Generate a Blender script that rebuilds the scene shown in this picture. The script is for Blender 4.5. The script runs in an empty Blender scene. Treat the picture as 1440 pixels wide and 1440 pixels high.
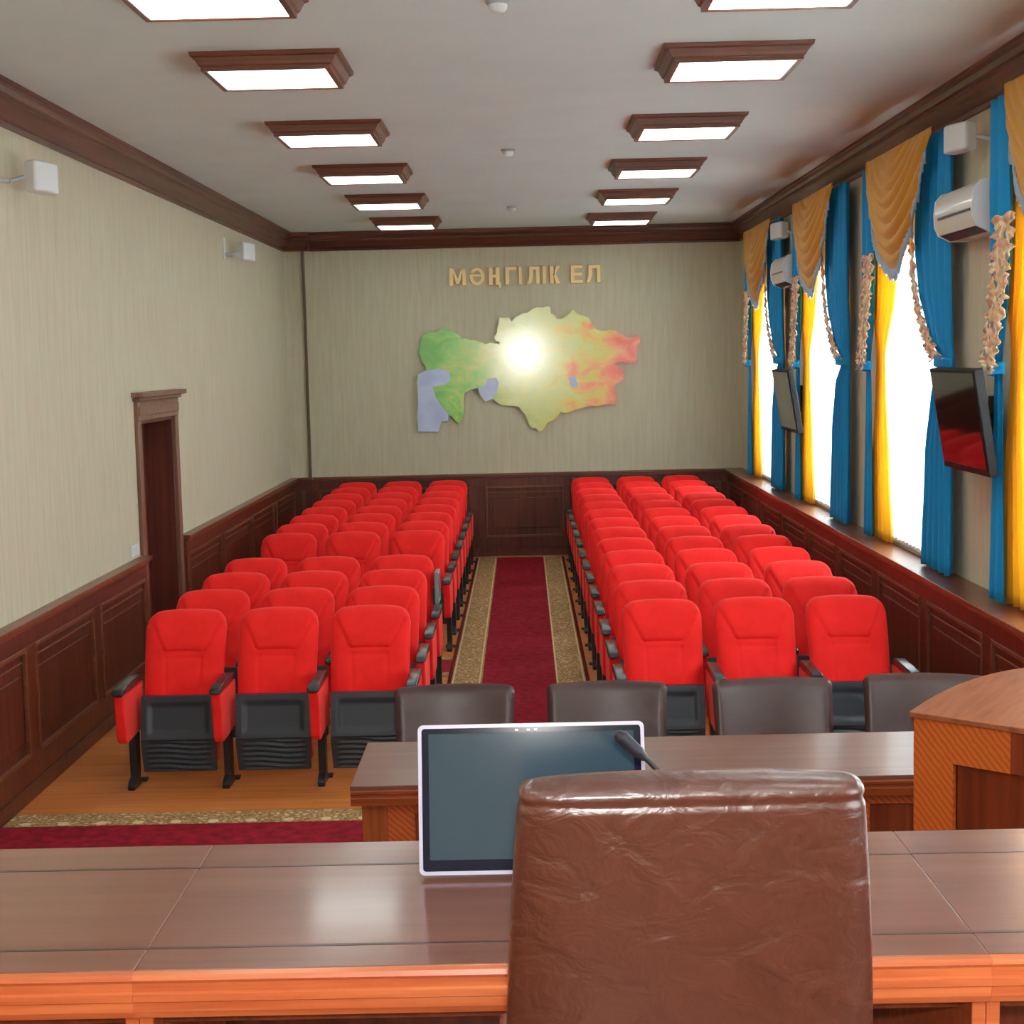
import bpy, bmesh, math, random
from math import sin, cos, pi, radians as R, sqrt, exp
from mathutils import Vector, Matrix
random.seed(7)
SC = bpy.context.scene
COL = SC.collection
XL, XR, YB, YF, ZC = -3.09, 2.87, 20.63, -2.6, 4.29     # room: left, right, back, front walls, ceiling
SEATX = {'left': (-2.177, -1.59, -1.003), 'right': (0.845, 1.43, 2.015)}

# ------------------------------------------------------------------ materials
def new_mat(name):
    m = bpy.data.materials.new(name); m.use_nodes = True
    nt = m.node_tree; b = nt.nodes['Principled BSDF']
    return m, nt, b
def N(nt, t, **kw):
    n = nt.nodes.new(t)
    for k, v in kw.items():
        if k in n.inputs.keys(): n.inputs[k].default_value = v
        else: setattr(n, k, v)
    return n
def lin(c):
    return tuple(((v/255)/12.92 if v/255 <= .04045 else ((v/255+.055)/1.055)**2.4) for v in c) + (1,)
def coords(nt, scale=(1,1,1), rot=(0,0,0), loc=(0,0,0)):
    tc = N(nt, 'ShaderNodeTexCoord'); mp = N(nt, 'ShaderNodeMapping')
    mp.inputs['Scale'].default_value = scale; mp.inputs['Rotation'].default_value = rot; mp.inputs['Location'].default_value = loc
    nt.links.new(tc.outputs['Object'], mp.inputs['Vector']); return mp.outputs['Vector']
def ramp(nt, fac, stops):
    r = N(nt, 'ShaderNodeValToRGB'); e = r.color_ramp.elements
    while len(e) > 1: e.remove(e[-1])
    e[0].position = stops[0][0]; e[0].color = stops[0][1]
    for p, c in stops[1:]:
        k = e.new(p); k.color = c
    nt.links.new(fac, r.inputs['Fac']); return r.outputs['Color']
def bump(nt, b, h, strength=.2, dist=.01):
    n = N(nt, 'ShaderNodeBump', Strength=strength, Distance=dist)
    nt.links.new(h, n.inputs['Height']); nt.links.new(n.outputs['Normal'], b.inputs['Normal'])
def plain(name, c, rough=.5, metal=0, coat=0, noise=0, nscale=30, bstr=0, bscale=200, spec=.5):
    m, nt, b = new_mat(name)
    b.inputs['Base Color'].default_value = lin(c); b.inputs['Roughness'].default_value = rough
    b.inputs['Metallic'].default_value = metal; b.inputs['Coat Weight'].default_value = coat
    b.inputs['Specular IOR Level'].default_value = spec
    if noise:
        n = N(nt, 'ShaderNodeTexNoise', Scale=nscale, Detail=4.0)
        nt.links.new(coords(nt), n.inputs['Vector'])
        lo = lin([max(0, v*(1-noise)) for v in c]); hi = lin([min(255, v*(1+noise)) for v in c])
        nt.links.new(ramp(nt, n.outputs['Fac'], [(.3, lo), (.7, hi)]), b.inputs['Base Color'])
    if bstr:
        n = N(nt, 'ShaderNodeTexNoise', Scale=bscale, Detail=3.0)
        nt.links.new(coords(nt), n.inputs['Vector']); bump(nt, b, n.outputs['Fac'], bstr, .003)
    return m
def wood(name, dark, light, grain='X', rough=.35, coat=.0, freq=38, rot=(0,0,0), spec=.5, stretch=.035):
    m, nt, b = new_mat(name)
    s = {'X': (stretch,1,1), 'Y': (1,stretch,1), 'Z': (1,1,stretch)}[grain]
    v = coords(nt, s, rot)
    n = N(nt, 'ShaderNodeTexNoise', Scale=freq, Detail=5.0, Roughness=.6, Distortion=.3)
    nt.links.new(v, n.inputs['Vector'])
    mid = tuple((a+c)/2 for a, c in zip(lin(dark), lin(light)))
    nt.links.new(ramp(nt, n.outputs['Fac'], [(.3, lin(dark)), (.5, mid), (.7, lin(light))]), b.inputs['Base Color'])
    b.inputs['Roughness'].default_value = rough; b.inputs['Coat Weight'].default_value = coat
    b.inputs['Coat Roughness'].default_value = .12; b.inputs['Specular IOR Level'].default_value = spec
    return m
def veneer(name, dark, light, rot):           # strongly striped veneer with the stripes turned by rot
    m, nt, b = new_mat(name)
    v = coords(nt, (1,1,1), rot)
    w = N(nt, 'ShaderNodeTexWave', Scale=15.0, Distortion=2.4, Detail=3.0)
    w.inputs['Detail Scale'].default_value = 1.5
    nt.links.new(v, w.inputs['Vector'])
    nt.links.new(ramp(nt, w.outputs['Fac'], [(.15, lin(dark)), (.8, lin(light))]), b.inputs['Base Color'])
    b.inputs['Roughness'].default_value = .35
    return m

M = {}
M['ceiling'] = plain('ceiling paint', (210,222,220), .9, noise=.012, nscale=2)
def wallpaper(name, a, c):
    m, nt, b = new_mat(name)
    n = N(nt, 'ShaderNodeTexNoise', Scale=22.0, Detail=4.0, Roughness=.65)
    nt.links.new(coords(nt, (1,1,.07)), n.inputs['Vector'])
    nt.links.new(ramp(nt, n.outputs['Fac'], [(.32, lin(a)), (.62, lin(c))]), b.inputs['Base Color'])
    b.inputs['Roughness'].default_value = .75; b.inputs['Specular IOR Level'].default_value = .25
    bump(nt, b, n.outputs['Fac'], .12, .004); return m
M['wall'] = wallpaper('striated beige wallpaper', (196,187,162), (206,198,174))
M['dado'] = wood('dark red brown panelling', (66,23,13), (110,48,29), 'Z', .38, .15, 26)
M['dado_light'] = wood('panel moulding', (96,50,30), (128,72,46), 'X', .35, .2, 26)
M['cornice'] = wood('cornice wood', (66,32,22), (112,60,42), 'Y', .4, .1, 20)
M['cornice_x'] = wood('cornice wood across', (66,32,22), (112,60,42), 'X', .4, .1, 20)
M['doorwood'] = wood('door wood', (78,28,16), (108,42,24), 'Z', .45, 0, 24)
M['casing'] = wood('door casing wood', (104,66,50), (134,92,72), 'Z', .4, 0, 24)
M['lightframe'] = wood('lamp frame wood', (74,34,18), (124,64,36), 'X', .4, .1, 28)
M['desktop'] = wood('polished desk top', (112,64,48), (132,82,64), 'X', .3, .6, 16)
M['tabletop'] = wood('table top', (104,60,46), (124,78,62), 'X', .34, .12, 16, spec=.4)
M['edge'] = wood('orange desk edge', (180,80,42), (216,122,72), 'X', .3, .25, 30)
M['tableedge'] = wood('table edge', (112,46,18), (152,70,32), 'X', .3, .2, 30)
M['tablepost'] = wood('table post veneer', (108,44,16), (160,80,38), 'Z', .35, .1, 44)
M['diag'] = veneer('diagonal stripe veneer', (178,82,28), (198,100,42), (0, R(42), 0))
M['diag2'] = veneer('steep diagonal stripe veneer', (156,68,28), (180,90,42), (0, R(48), 0))
M['inset'] = wood('dark stripe inset', (92,32,13), (136,60,30), 'Z', .35, .1, 22)
M['lecterntop'] = wood('lectern top', (128,66,36), (164,96,62), 'Y', .28, .2, 30)
M['inlay'] = plain('dark inlay line', (74,50,46), .3)
def laminate():
    m, nt, b = new_mat('orange brown laminate')
    v = coords(nt)
    br = N(nt, 'ShaderNodeTexBrick'); br.offset = .37
    br.inputs['Scale'].default_value = 1.0; br.inputs['Brick Width'].default_value = 1.3; br.inputs['Row Height'].default_value = .19
    br.inputs['Mortar Size'].default_value = .0015
    br.inputs['Color1'].default_value = (.35,.35,.35,1); br.inputs['Color2'].default_value = (.7,.7,.7,1); br.inputs['Mortar'].default_value = (.1,.1,.1,1)
    nt.links.new(v, br.inputs['Vector'])
    n = N(nt, 'ShaderNodeTexNoise', Scale=20.0, Detail=5.0); nt.links.new(coords(nt, (.05,1,1)), n.inputs['Vector'])
    mx = N(nt, 'ShaderNodeMix', data_type='RGBA'); mx.inputs[0].default_value = .35
    nt.links.new(n.outputs['Fac'], mx.inputs[6]); nt.links.new(br.outputs['Color'], mx.inputs[7])
    nt.links.new(ramp(nt, mx.outputs[2], [(.2, lin((152,82,38))), (.45, lin((206,122,60))), (.75, lin((230,148,82)))]), b.inputs['Base Color'])
    b.inputs['Roughness'].default_value = .32; return m
M['floor'] = laminate()
M['podium'] = wood('podium boards', (110,56,28), (150,84,44), 'X', .4, 0, 20)
def carpet(name, c, amt=.16):
    m = plain(name, c, .95, noise=amt, nscale=14, bstr=.5, bscale=300, spec=.15); return m
M['carpet'] = carpet('burgundy carpet pile', (140,24,40))
M['carpet_edge'] = carpet('dark red carpet edge', (104,24,18))
def border_mat(name, sc):
    m, nt, b = new_mat(name)
    v = N(nt, 'ShaderNodeTexVoronoi', Scale=sc); nt.links.new(coords(nt), v.inputs['Vector'])
    n = N(nt, 'ShaderNodeTexNoise', Scale=sc*1.6, Detail=3.0); nt.links.new(coords(nt), n.inputs['Vector'])
    mx = N(nt, 'ShaderNodeMix', data_type='RGBA'); mx.inputs[0].default_value = .5
    nt.links.new(v.outputs['Distance'], mx.inputs[6]); nt.links.new(n.outputs['Fac'], mx.inputs[7])
    nt.links.new(ramp(nt, mx.outputs[2], [(.3, lin((212,188,146))), (.42, lin((184,150,104))), (.52, lin((128,92,62))), (.6, lin((176,142,98)))]), b.inputs['Base Color'])
    b.inputs['Roughness'].default_value = .95; b.inputs['Specular IOR Level'].default_value = .1; return m
M['border'] = border_mat('ornamental carpet border', 26)
M['cream'] = plain('cream carpet motif', (214,190,146), .95, spec=.1)
def fabric_red():
    m, nt, b = new_mat('bright red upholstery')
    n = N(nt, 'ShaderNodeTexNoise', Scale=7.0, Detail=3.0); nt.links.new(coords(nt), n.inputs['Vector'])
    nt.links.new(ramp(nt, n.outputs['Fac'], [(.3, lin((226,26,24))), (.7, lin((240,36,33)))]), b.inputs['Base Color'])
    b.inputs['Roughness'].default_value = .8; b.inputs['Specular IOR Level'].default_value = .2
    b.inputs['Sheen Weight'].default_value = .25; b.inputs['Sheen Tint'].default_value = (1,.35,.3,1)
    return m
M['red'] = fabric_red()
M['plastic'] = plain('black moulded plastic', (36,44,52), .38, bstr=.15, bscale=400)
M['panelplastic'] = plain('charcoal shell plastic', (44,53,62), .4)
M['armcap'] = plain('black glossy arm cap', (40,46,48), .25)
M['steel'] = plain('black painted steel', (34,36,40), .35)
M['greyedge'] = plain('grey tablet edge', (132,150,150), .35)
def leather(name, c, rough, wr, spec=.5, sc=7.0):
    m, nt, b = new_mat(name)
    v = coords(nt, (1,1,1.35), (0, R(28), 0))
    n1 = N(nt, 'ShaderNodeTexNoise', Scale=sc, Detail=3.5, Roughness=.5, Distortion=.9); nt.links.new(v, n1.inputs['Vector'])
    n2 = N(nt, 'ShaderNodeTexNoise', Scale=170.0, Detail=2.0); nt.links.new(v, n2.inputs['Vector'])
    a = N(nt, 'ShaderNodeMath', operation='MULTIPLY_ADD'); a.inputs[1].default_value = .04
    nt.links.new(n2.outputs['Fac'], a.inputs[0]); nt.links.new(n1.outputs['Fac'], a.inputs[2])
    bump(nt, b, a.outputs[0], wr, .02)
    lo = lin([v*.95 for v in c]); hi = lin([min(255, v*1.05) for v in c])
    nt.links.new(ramp(nt, n1.outputs['Fac'], [(.3, lo), (.7, hi)]), b.inputs['Base Color'])
    b.inputs['Roughness'].default_value = rough; b.inputs['Specular IOR Level'].default_value = spec
    return m
M['leather'] = leather('chestnut brown leather', (80,40,29), .34, .5, .7, 11.0)
q = M['leather'].node_tree.nodes['Principled BSDF']; q.inputs['Coat Weight'].default_value = .5; q.inputs['Coat Roughness'].default_value = .22
M['leather_dark'] = leather('dark brown leather', (70,43,40), .34, .1)
M['blue'] = None
def cloth(name, c, trans=.35, c2=None):
    m, nt, b = new_mat(name)
    out = nt.nodes['Material Output']
    b.inputs['Base Color'].default_value = lin(c); b.inputs['Roughness'].default_value = .55
    b.inputs['Specular IOR Level'].default_value = .35
    b.inputs['Sheen Weight'].default_value = .2
    t = N(nt, 'ShaderNodeBsdfTranslucent'); t.inputs['Color'].default_value = lin(c2 or c)
    mx = N(nt, 'ShaderNodeMixShader'); mx.inputs[0].default_value = trans
    nt.links.new(b.outputs[0], mx.inputs[1]); nt.links.new(t.outputs[0], mx.inputs[2]); nt.links.new(mx.outputs[0], out.inputs['Surface'])
    return m
M['blue'] = cloth('turquoise blue satin', (0,156,222), .2)
M['swag'] = cloth('mustard gold satin', (212,148,30), .05)
M['yellow'] = cloth('golden yellow satin', (226,164,30), .45, (255,222,96))
M['fringe'] = cloth('grey blue fringe', (176,190,206), .2)
def sheer():
    m, nt, b = new_mat('white sheer voile'); out = nt.nodes['Material Output']
    b.inputs['Base Color'].default_value = (.9,.9,.9,1); b.inputs['Roughness'].default_value = .9
    t = N(nt, 'ShaderNodeBsdfTranslucent'); t.inputs['Color'].default_value = (.95,.95,.95,1)
    tr = N(nt, 'ShaderNodeBsdfTransparent')
    m1 = N(nt, 'ShaderNodeMixShader'); m1.inputs[0].default_value = .6
    m2 = N(nt, 'ShaderNodeMixShader'); m2.inputs[0].default_value = .25
    nt.links.new(b.outputs[0], m1.inputs[1]); nt.links.new(t.outputs[0], m1.inputs[2])
    nt.links.new(m1.outputs[0], m2.inputs[1]); nt.links.new(tr.outputs[0], m2.inputs[2])
    nt.links.new(m2.outputs[0], out.inputs['Surface']); return m
M['sheer'] = sheer()
def floral():
    m, nt, b = new_mat('floral ruffle print')
    v = N(nt, 'ShaderNodeTexVoronoi', Scale=24.0); nt.links.new(coords(nt), v.inputs['Vector'])
    sp = N(nt, 'ShaderNodeSeparateColor'); nt.links.new(v.outputs['Color'], sp.inputs[0])
    nt.links.new(ramp(nt, sp.outputs[0], [(.0, lin((246,216,176))), (.25, lin((240,180,140))), (.42, lin((252,238,216))), (.62, lin((236,190,130))), (.78, lin((196,176,140))), (.88, lin((240,160,146))), (.97, lin((90,150,160)))]), b.inputs['Base Color'])
    r = nt.nodes[-1]
    b.inputs['Roughness'].default_value = .8; return m
M['floral'] = floral()
M['white'] = plain('white plastic', (226,229,232), .35)
M['acfront'] = plain('glossy pearl white plastic', (224,222,216), .26, coat=.25)
M['slot'] = plain('dark slot', (70,66,62), .5)
M['greyplastic'] = plain('grey plastic', (170,174,178), .45)
M['tvblack'] = plain('black television casing', (20,18,20), .55, spec=.2)
M['tvscreen'] = plain('television glass', (14,12,13), .06, spec=.5)
M['screen'] = plain('monitor glass', (46,66,80), .08, spec=.4)  # blue-grey reflection of the room painted into the base colour
M['bezel'] = plain('navy black bezel', (14,20,40), .12, spec=.2)
M['lavender'] = plain('lavender silver monitor rim', (188,180,206), .3)
M['mic'] = plain('dark microphone metal', (48,48,58), .4, metal=.3)
M['gold'] = plain('brushed gold lettering', (255,224,162), .4)
M['cable'] = plain('dark cable', (50,42,40), .6)
M['winframe'] = plain('white window frame', (232,234,236), .4)
M['pipe'] = plain('brown pipe cover', (104,82,66), .5)
def glass():
    m, nt, b = new_mat('window pane'); out = nt.nodes['Material Output']
    g = N(nt, 'ShaderNodeBsdfGlossy'); g.inputs['Roughness'].default_value = .02
    tr = N(nt, 'ShaderNodeBsdfTransparent'); mx = N(nt, 'ShaderNodeMixShader'); mx.inputs[0].default_value = .06
    nt.links.new(tr.outputs[0], mx.inputs[1]); nt.links.new(g.outputs[0], mx.inputs[2]); nt.links.new(mx.outputs[0], out.inputs['Surface'])
    return m
M['glass'] = glass()
def emit(name, c, s):
    m, nt, b = new_mat(name)
    b.inputs['Base Color'].default_value = (.9,.9,.9,1)
    b.inputs['Emission Color'].default_value = c; b.inputs['Emission Strength'].default_value = s; return m
M['lamp'] = emit('lamp diffuser', (.88,1,.96,1), 5.5)
def relief():
    m, nt, b = new_mat('printed relief map')
    tc = N(nt, 'ShaderNodeTexCoord'); sp = N(nt, 'ShaderNodeSeparateXYZ'); nt.links.new(tc.outputs['Object'], sp.inputs[0])
    n = N(nt, 'ShaderNodeTexNoise', Scale=2.6, Detail=6.0, Roughness=.6, Distortion=.6); nt.links.new(coords(nt, (1,1,1.8)), n.inputs['Vector'])
    def mad(a, k, c):
        q = N(nt, 'ShaderNodeMath', operation='MULTIPLY_ADD'); q.inputs[1].default_value = k
        nt.links.new(a, q.inputs[0])
        if isinstance(c, float): q.inputs[2].default_value = c
        else: nt.links.new(c, q.inputs[2])
        return q.outputs[0]
    f = mad(sp.outputs['X'], .27, .36)            # object origin is the middle of the map
    f = mad(n.outputs['Fac'], .75, f)
    f = mad(sp.outputs['Z'], -.06, f)
    f2 = N(nt, 'ShaderNodeMath', operation='SUBTRACT'); nt.links.new(f, f2.inputs[0]); f2.inputs[1].default_value = .32
    nt.links.new(ramp(nt, f2.outputs[0], [(.02, lin((104,184,84))), (.16, lin((142,206,98))), (.27, lin((202,208,104))), (.40, lin((214,222,140))), (.52, lin((222,222,128))), (.60, lin((230,200,92))), (.68, lin((246,156,104))), (.80, lin((240,92,70))), (.94, lin((214,62,58)))]), b.inputs['Base Color'])
    b.inputs['Roughness'].default_value = .15; b.inputs['Coat Weight'].default_value = 1; b.inputs['Coat Roughness'].default_value = .13; b.inputs['Specular IOR Level'].default_value = .9
    return m
M['relief'] = relief()
M['sea'] = plain('printed sea', (196,208,246), .16, noise=.06, nscale=4)

# ------------------------------------------------------------------ mesh helpers
class MB:
    def __init__(s): s.v = []; s.f = []; s.mi = []; s.cur = 0
    def add(s, vs, fs):
        o = len(s.v); s.v += [tuple(v) for v in vs]; s.f += [tuple(i+o for i in f) for f in fs]; s.mi += [s.cur]*len(fs); return s
    def box(s, x0, x1, y0, y1, z0, z1):
        return s.add([(x0,y0,z0),(x1,y0,z0),(x1,y1,z0),(x0,y1,z0),(x0,y0,z1),(x1,y0,z1),(x1,y1,z1),(x0,y1,z1)],
                     [(0,3,2,1),(4,5,6,7),(0,1,5,4),(1,2,6,5),(2,3,7,6),(3,0,4,7)])
    def frustum(s, a, za, c, zb):     # a,c = (x0,x1,y0,y1) at za / zb
        (x0,x1,y0,y1), (u0,u1,w0,w1) = a, c
        return s.add([(x0,y0,za),(x1,y0,za),(x1,y1,za),(x0,y1,za),(u0,w0,zb),(u1,w0,zb),(u1,w1,zb),(u0,w1,zb)],
                     [(0,3,2,1),(4,5,6,7),(0,1,5,4),(1,2,6,5),(2,3,7,6),(3,0,4,7)])
    def prism(s, poly, axis, a, c):   # poly in the two other axes, extruded along axis
        n = len(poly)
        def P(p, t): return {'x': (t,p[0],p[1]), 'y': (p[0],t,p[1]), 'z': (p[0],p[1],t)}[axis]
        vs = [P(p,a) for p in poly] + [P(p,c) for p in poly]
        fs = [tuple(range(n)), tuple(range(2*n-1, n-1, -1))] + [(i,(i+1)%n,n+(i+1)%n,n+i) for i in range(n)]
        return s.add(vs, fs)
    def cyl(s, p, q, r, n=16, r2=None):
        p, q = Vector(p), Vector(q); d = (q-p).normalized(); u = d.orthogonal().normalized(); w = d.cross(u)
        r2 = r if r2 is None else r2
        vs = [p+(u*cos(2*pi*i/n)+w*sin(2*pi*i/n))*r for i in range(n)] + [q+(u*cos(2*pi*i/n)+w*sin(2*pi*i/n))*r2 for i in range(n)]
        return s.add(vs, [tuple(range(n-1,-1,-1)), tuple(range(n,2*n))] + [(i,(i+1)%n,n+(i+1)%n,n+i) for i in range(n)])
    def tube(s, pts, r, n=8):
        for a, c in zip(pts, pts[1:]): s.cyl(a, c, r, n)
        return s
    def lathe(s, prof, cx, cy, n=24, cap=True):
        vs = [(cx+r*cos(2*pi*i/n), cy+r*sin(2*pi*i/n), z) for r, z in prof for i in range(n)]
        k = len(prof)
        fs = [(j*n+i, j*n+(i+1)%n, (j+1)*n+(i+1)%n, (j+1)*n+i) for j in range(k-1) for i in range(n)]
        if cap: fs += [tuple(range(n-1,-1,-1)), tuple((k-1)*n+i for i in range(n))]
        return s.add(vs, fs)
    def grid(s, nu, nv, fn):
        vs = [fn(i/nu, j/nv) for j in range(nv+1) for i in range(nu+1)]
        return s.add(vs, [(j*(nu+1)+i, j*(nu+1)+i+1, (j+1)*(nu+1)+i+1, (j+1)*(nu+1)+i) for j in range(nv) for i in range(nu)])
    def slab(s, nu, nv, fa, fb):      # two grids joined along their rims
        o = len(s.v); s.grid(nu, nv, fa); o2 = len(s.v); s.grid(nu, nv, fb)
        W = nu+1
        rim = [i for i in range(W)] + [j*W+nu for j in range(1, nv+1)] + [nv*W+i for i in range(nu-1,-1,-1)] + [j*W for j in range(nv-1,0,-1)]
        for a, c in zip(rim, rim[1:]+rim[:1]): s.f.append((o+a, o+c, o2+c, o2+a)); s.mi.append(s.cur)
        return s
    def build(s, name, mat, parent=None, bevel=0, smooth=False, loc=(0,0,0), seg=2, solid=0, sub=0):
        me = bpy.data.meshes.new(name); me.from_pydata(s.v, [], s.f)
        for m in (mat if isinstance(mat, list) else [mat]): me.materials.append(m)
        for p, i in zip(me.polygons, s.mi): p.material_index = i
        bm = bmesh.new(); bm.from_mesh(me); bmesh.ops.recalc_face_normals(bm, faces=bm.faces); bm.to_mesh(me); bm.free()
        if smooth or bevel: me.polygons.foreach_set('use_smooth', [True]*len(me.polygons))
        o = bpy.data.objects.new(name, me); COL.objects.link(o); o.location = loc
        if smooth and not bevel:
            try: me.set_sharp_from_angle(angle=R(smooth if smooth is not True else 50))
            except Exception: pass
        if solid:
            md = o.modifiers.new('thickness', 'SOLIDIFY'); md.thickness = solid; md.offset = 0
        if bevel:
            md = o.modifiers.new('bevel', 'BEVEL'); md.width = bevel; md.segments = seg; md.limit_method = 'ANGLE'; md.angle_limit = R(30)
            md.harden_normals = True
        if sub:
            md = o.modifiers.new('sub', 'SUBSURF'); md.levels = sub; md.render_levels = sub
        if parent: o.parent = parent
        return o
def tag(o, label, cat, group=None):
    o['label'] = label; o['category'] = cat
    if group: o['group'] = group
    return o
def thing(name, label, cat, loc, group=None, rz=0):
    o = bpy.data.objects.new(name, None); COL.objects.link(o); o.location = loc; o.rotation_euler = (0,0,rz)
    o.empty_display_size = .1
    return tag(o, label, cat, group)
def struct(o, label=None):
    o['kind'] = 'structure'
    if label: o['label'] = label
    return o
def dup(root, loc, label, rz=None):
    r = root.copy(); COL.objects.link(r); r.location = loc; r['label'] = label
    if rz is not None: r.rotation_euler = (0,0,rz)
    for ch in list(root.children):
        c = ch.copy(); COL.objects.link(c); c.parent = r
        for g in list(ch.children):
            d = g.copy(); COL.objects.link(d); d.parent = c
    return r
def interp(tab, z):                  # tab: list of (z, value), z descending
    if z >= tab[0][0]: return tab[0][1]
    for (a, va), (c, vc) in zip(tab, tab[1:]):
        if z >= c:
            t = (a-z)/(a-c); t = t*t*(3-2*t)*.5+t*.5
            return va+(vc-va)*t
    return tab[-1][1]

# ------------------------------------------------------------------ room shell
struct(MB().box(XL-.4, XR+.4, YF-.2, YB+.2, -.12, 0).build('floor', M['floor']), 'orange brown laminate floor')
struct(MB().box(XL-.4, XR+.4, YF-.2, YB+.2, ZC, ZC+.12).build('ceiling', M['ceiling']), 'plain pale grey ceiling')
w = MB(); w.box(XL-.02, XR+.02, YB, YB+.2, 0, ZC); w.box(XL, -2.825, YB-.05, YB, 0, ZC)
struct(w.build('wall_back', M['wall']), 'beige wallpapered end wall')
struct(MB().box(XL-.02, XR+.02, YF-.2, YF, 0, ZC).build('wall_front', M['wall']))
DY0, DY1, DZ = 12.52, 13.74, 2.17          # left doorway
w = MB(); w.box(XL-.4, XL, YF, DY0, 0, ZC); w.box(XL-.4, XL, DY1, YB, 0, ZC); w.box(XL-.4, XL, DY0, DY1, DZ, ZC)
w.box(XL-.4, XL-.34, DY0, DY1, 0, DZ)
struct(w.build('wall_left', M['wall']), 'long beige wall with a doorway')
WC = [18.03, 14.66, 11.42, 7.98, 4.6, 1.2]    # window centres along the right wall, the end wall first
WH, WZ0, WZ1 = .87, 1.16, 3.35
WW = [c+.11 for c in WC]                        # the openings themselves
w = MB(); edges = sorted([YF, YB] + [c-WH for c in WW] + [c+WH for c in WW])
for a, c in zip(edges[::2], edges[1::2]): w.box(XR, XR+.4, a, c, 0, ZC)
for c in WW: w.box(XR, XR+.4, c-WH, c+WH, 0, WZ0); w.box(XR, XR+.4, c-WH, c+WH, WZ1, ZC)
struct(w.build('wall_right', M['wall']), 'beige wall with tall windows')
for i, c in enumerate(WW):
    f = MB(); x0, x1 = XR+.18, XR+.25
    for s in (-1, 1): f.box(x0, x1, c+s*WH-(.07 if s>0 else 0), c+s*WH+(.07 if s<0 else 0), WZ0, WZ1)
    f.box(x0, x1, c-WH+.07, c+WH-.07, WZ0, WZ0+.07); f.box(x0, x1, c-WH+.07, c+WH-.07, WZ1-.07, WZ1)
    f.box(x0, x1, c-.04, c+.04, WZ0+.07, WZ1-.07)
    wo = struct(f.build('window_%d' % (i+1), M['winframe'], bevel=.006))
    g = MB().box(x0+.03, x0+.036, c-WH+.07, c-.04, WZ0+.07, WZ1-.07); g.build('pane', M['glass'], wo)
    g = MB().box(x0+.03, x0+.036, c+.04, c+WH-.07, WZ0+.07, WZ1-.07); g.build('pane', M['glass'], wo)
    f = MB().box(XR-.02, XR+.18, c-WH, c+WH, WZ0-.03, WZ0); f.build('window_sill', M['winframe'], wo, bevel=.005)

# cornice: (distance from wall, height) profile
prof = [(0,4.05),(.022,4.05),(.03,4.075),(.022,4.09),(.035,4.11),(.06,4.15),(.085,4.18),(.085,4.20),(.105,4.21),(.12,4.24),(.12,4.262),(.132,4.27),(.132,4.29),(0,4.29)]
struct(MB().prism([(XL+d, z) for d, z in prof], 'y', YF, YB).build('trim_1', M['cornice'], smooth=20), 'dark wood cornice along the left wall')
struct(MB().prism([(XR-d, z) for d, z in prof], 'y', YF, YB).build('trim_2', M['cornice'], smooth=20), 'dark wood cornice along the window wall')
m = MB(); m.prism([(YB-d, z) for d, z in prof], 'x', -2.75, XR); m.prism([(YB-.05-d, z) for d, z in prof], 'x', XL, -2.75)
struct(m.build('trim_3', M['cornice_x'], smooth=20), 'dark wood cornice along the end wall')

# dado panelling
def dado(name, along, base, sgn, spans, thick, zt, capd, stile, label):
    """along: 'y' for side walls, 'x' for the end wall; base = wall coordinate, sgn = direction into the room"""
    body, frame, cap = MB(), MB(), MB()
    def bx(mb, d0, d1, a, c, z0, z1):
        p, q = sorted((base+sgn*d0, base+sgn*d1))
        if along == 'y': mb.box(p, q, a, c, z0, z1)
        else: mb.box(a, c, p, q, z0, z1)
    for a, c in spans:
        bx(body, 0, thick-.018, a, c, 0, zt-.03)
        bx(body, thick-.018, thick, a, c, zt-.17, zt-.03)          # top rail
        bx(body, thick-.018, thick, a, c, .10, .25)                # bottom rail
        bx(body, thick-.018, thick+.012, a, c, 0, .10)             # skirting
        n = max(1, round((c-a)/stile)); L = (c-a)/n
        for k in range(n+1):
            y = a+k*L; bx(body, thick-.018, thick, max(a, y-.09), min(c, y+.09), .25, zt-.17)
        for k in range(n):
            p, q = a+k*L+.09, a+(k+1)*L-.09
            e = .028; t0, t1 = thick-.018, thick+.008
            bx(frame, t0, t1, p, q, zt-.17-e, zt-.17); bx(frame, t0, t1, p, q, .25, .25+e)
            bx(frame, t0, t1, p, p+e, .25+e, zt-.17-e); bx(frame, t0, t1, q-e, q, .25+e, zt-.17-e)
            bx(frame, t0, thick-.010, p, q, zt-.265, zt-.25)       # thin second line under the top rail
            bx(body, t0, thick-.006, p+.09, q-.09, .37, zt-.33)     # raised field
        bx(cap, 0, capd, a-.015, c+.015, zt-.035, zt)
        bx(cap, 0, capd-.02, a, c, zt-.06, zt-.035)
    o = struct(body.build(name, M['dado'], bevel=.004), label)
    frame.build('panel_moulding', M['dado_light'], o, bevel=.005); cap.build('cap_rail', M['dado_light'], o, bevel=.006)
    return o
dado('trim_4', 'y', XL, 1, [(YF, DY0-.13), (DY1+.13, YB-.05)], .05, 1.10, .095, 1.5, 'dark panelled dado along the left wall')
dado('trim_5', 'y', XR, -1, [(YF, YB)], .20, 1.10, .255, 1.45, 'dark panelled dado and deep sill under the windows')
dado('trim_6', 'x', YB, -1, [(-2.82, -.62), (-.62, .60), (.60, XR-.2)], .045, 1.10, .08, 1.3, 'dark panelled dado across the end wall')
dado('trim_8', 'x', YB-.05, -1, [(XL+.05, -2.81)], .045, 1.10, .08, 1.3, 'short dado panel on the corner pier')
struct(MB().box(-2.845, -2.81, YB-.085, YB-.05, 1.10, 4.05).build('trim_7', M['pipe'], bevel=.006), 'thin brown pipe cover in the far left corner')

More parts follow.
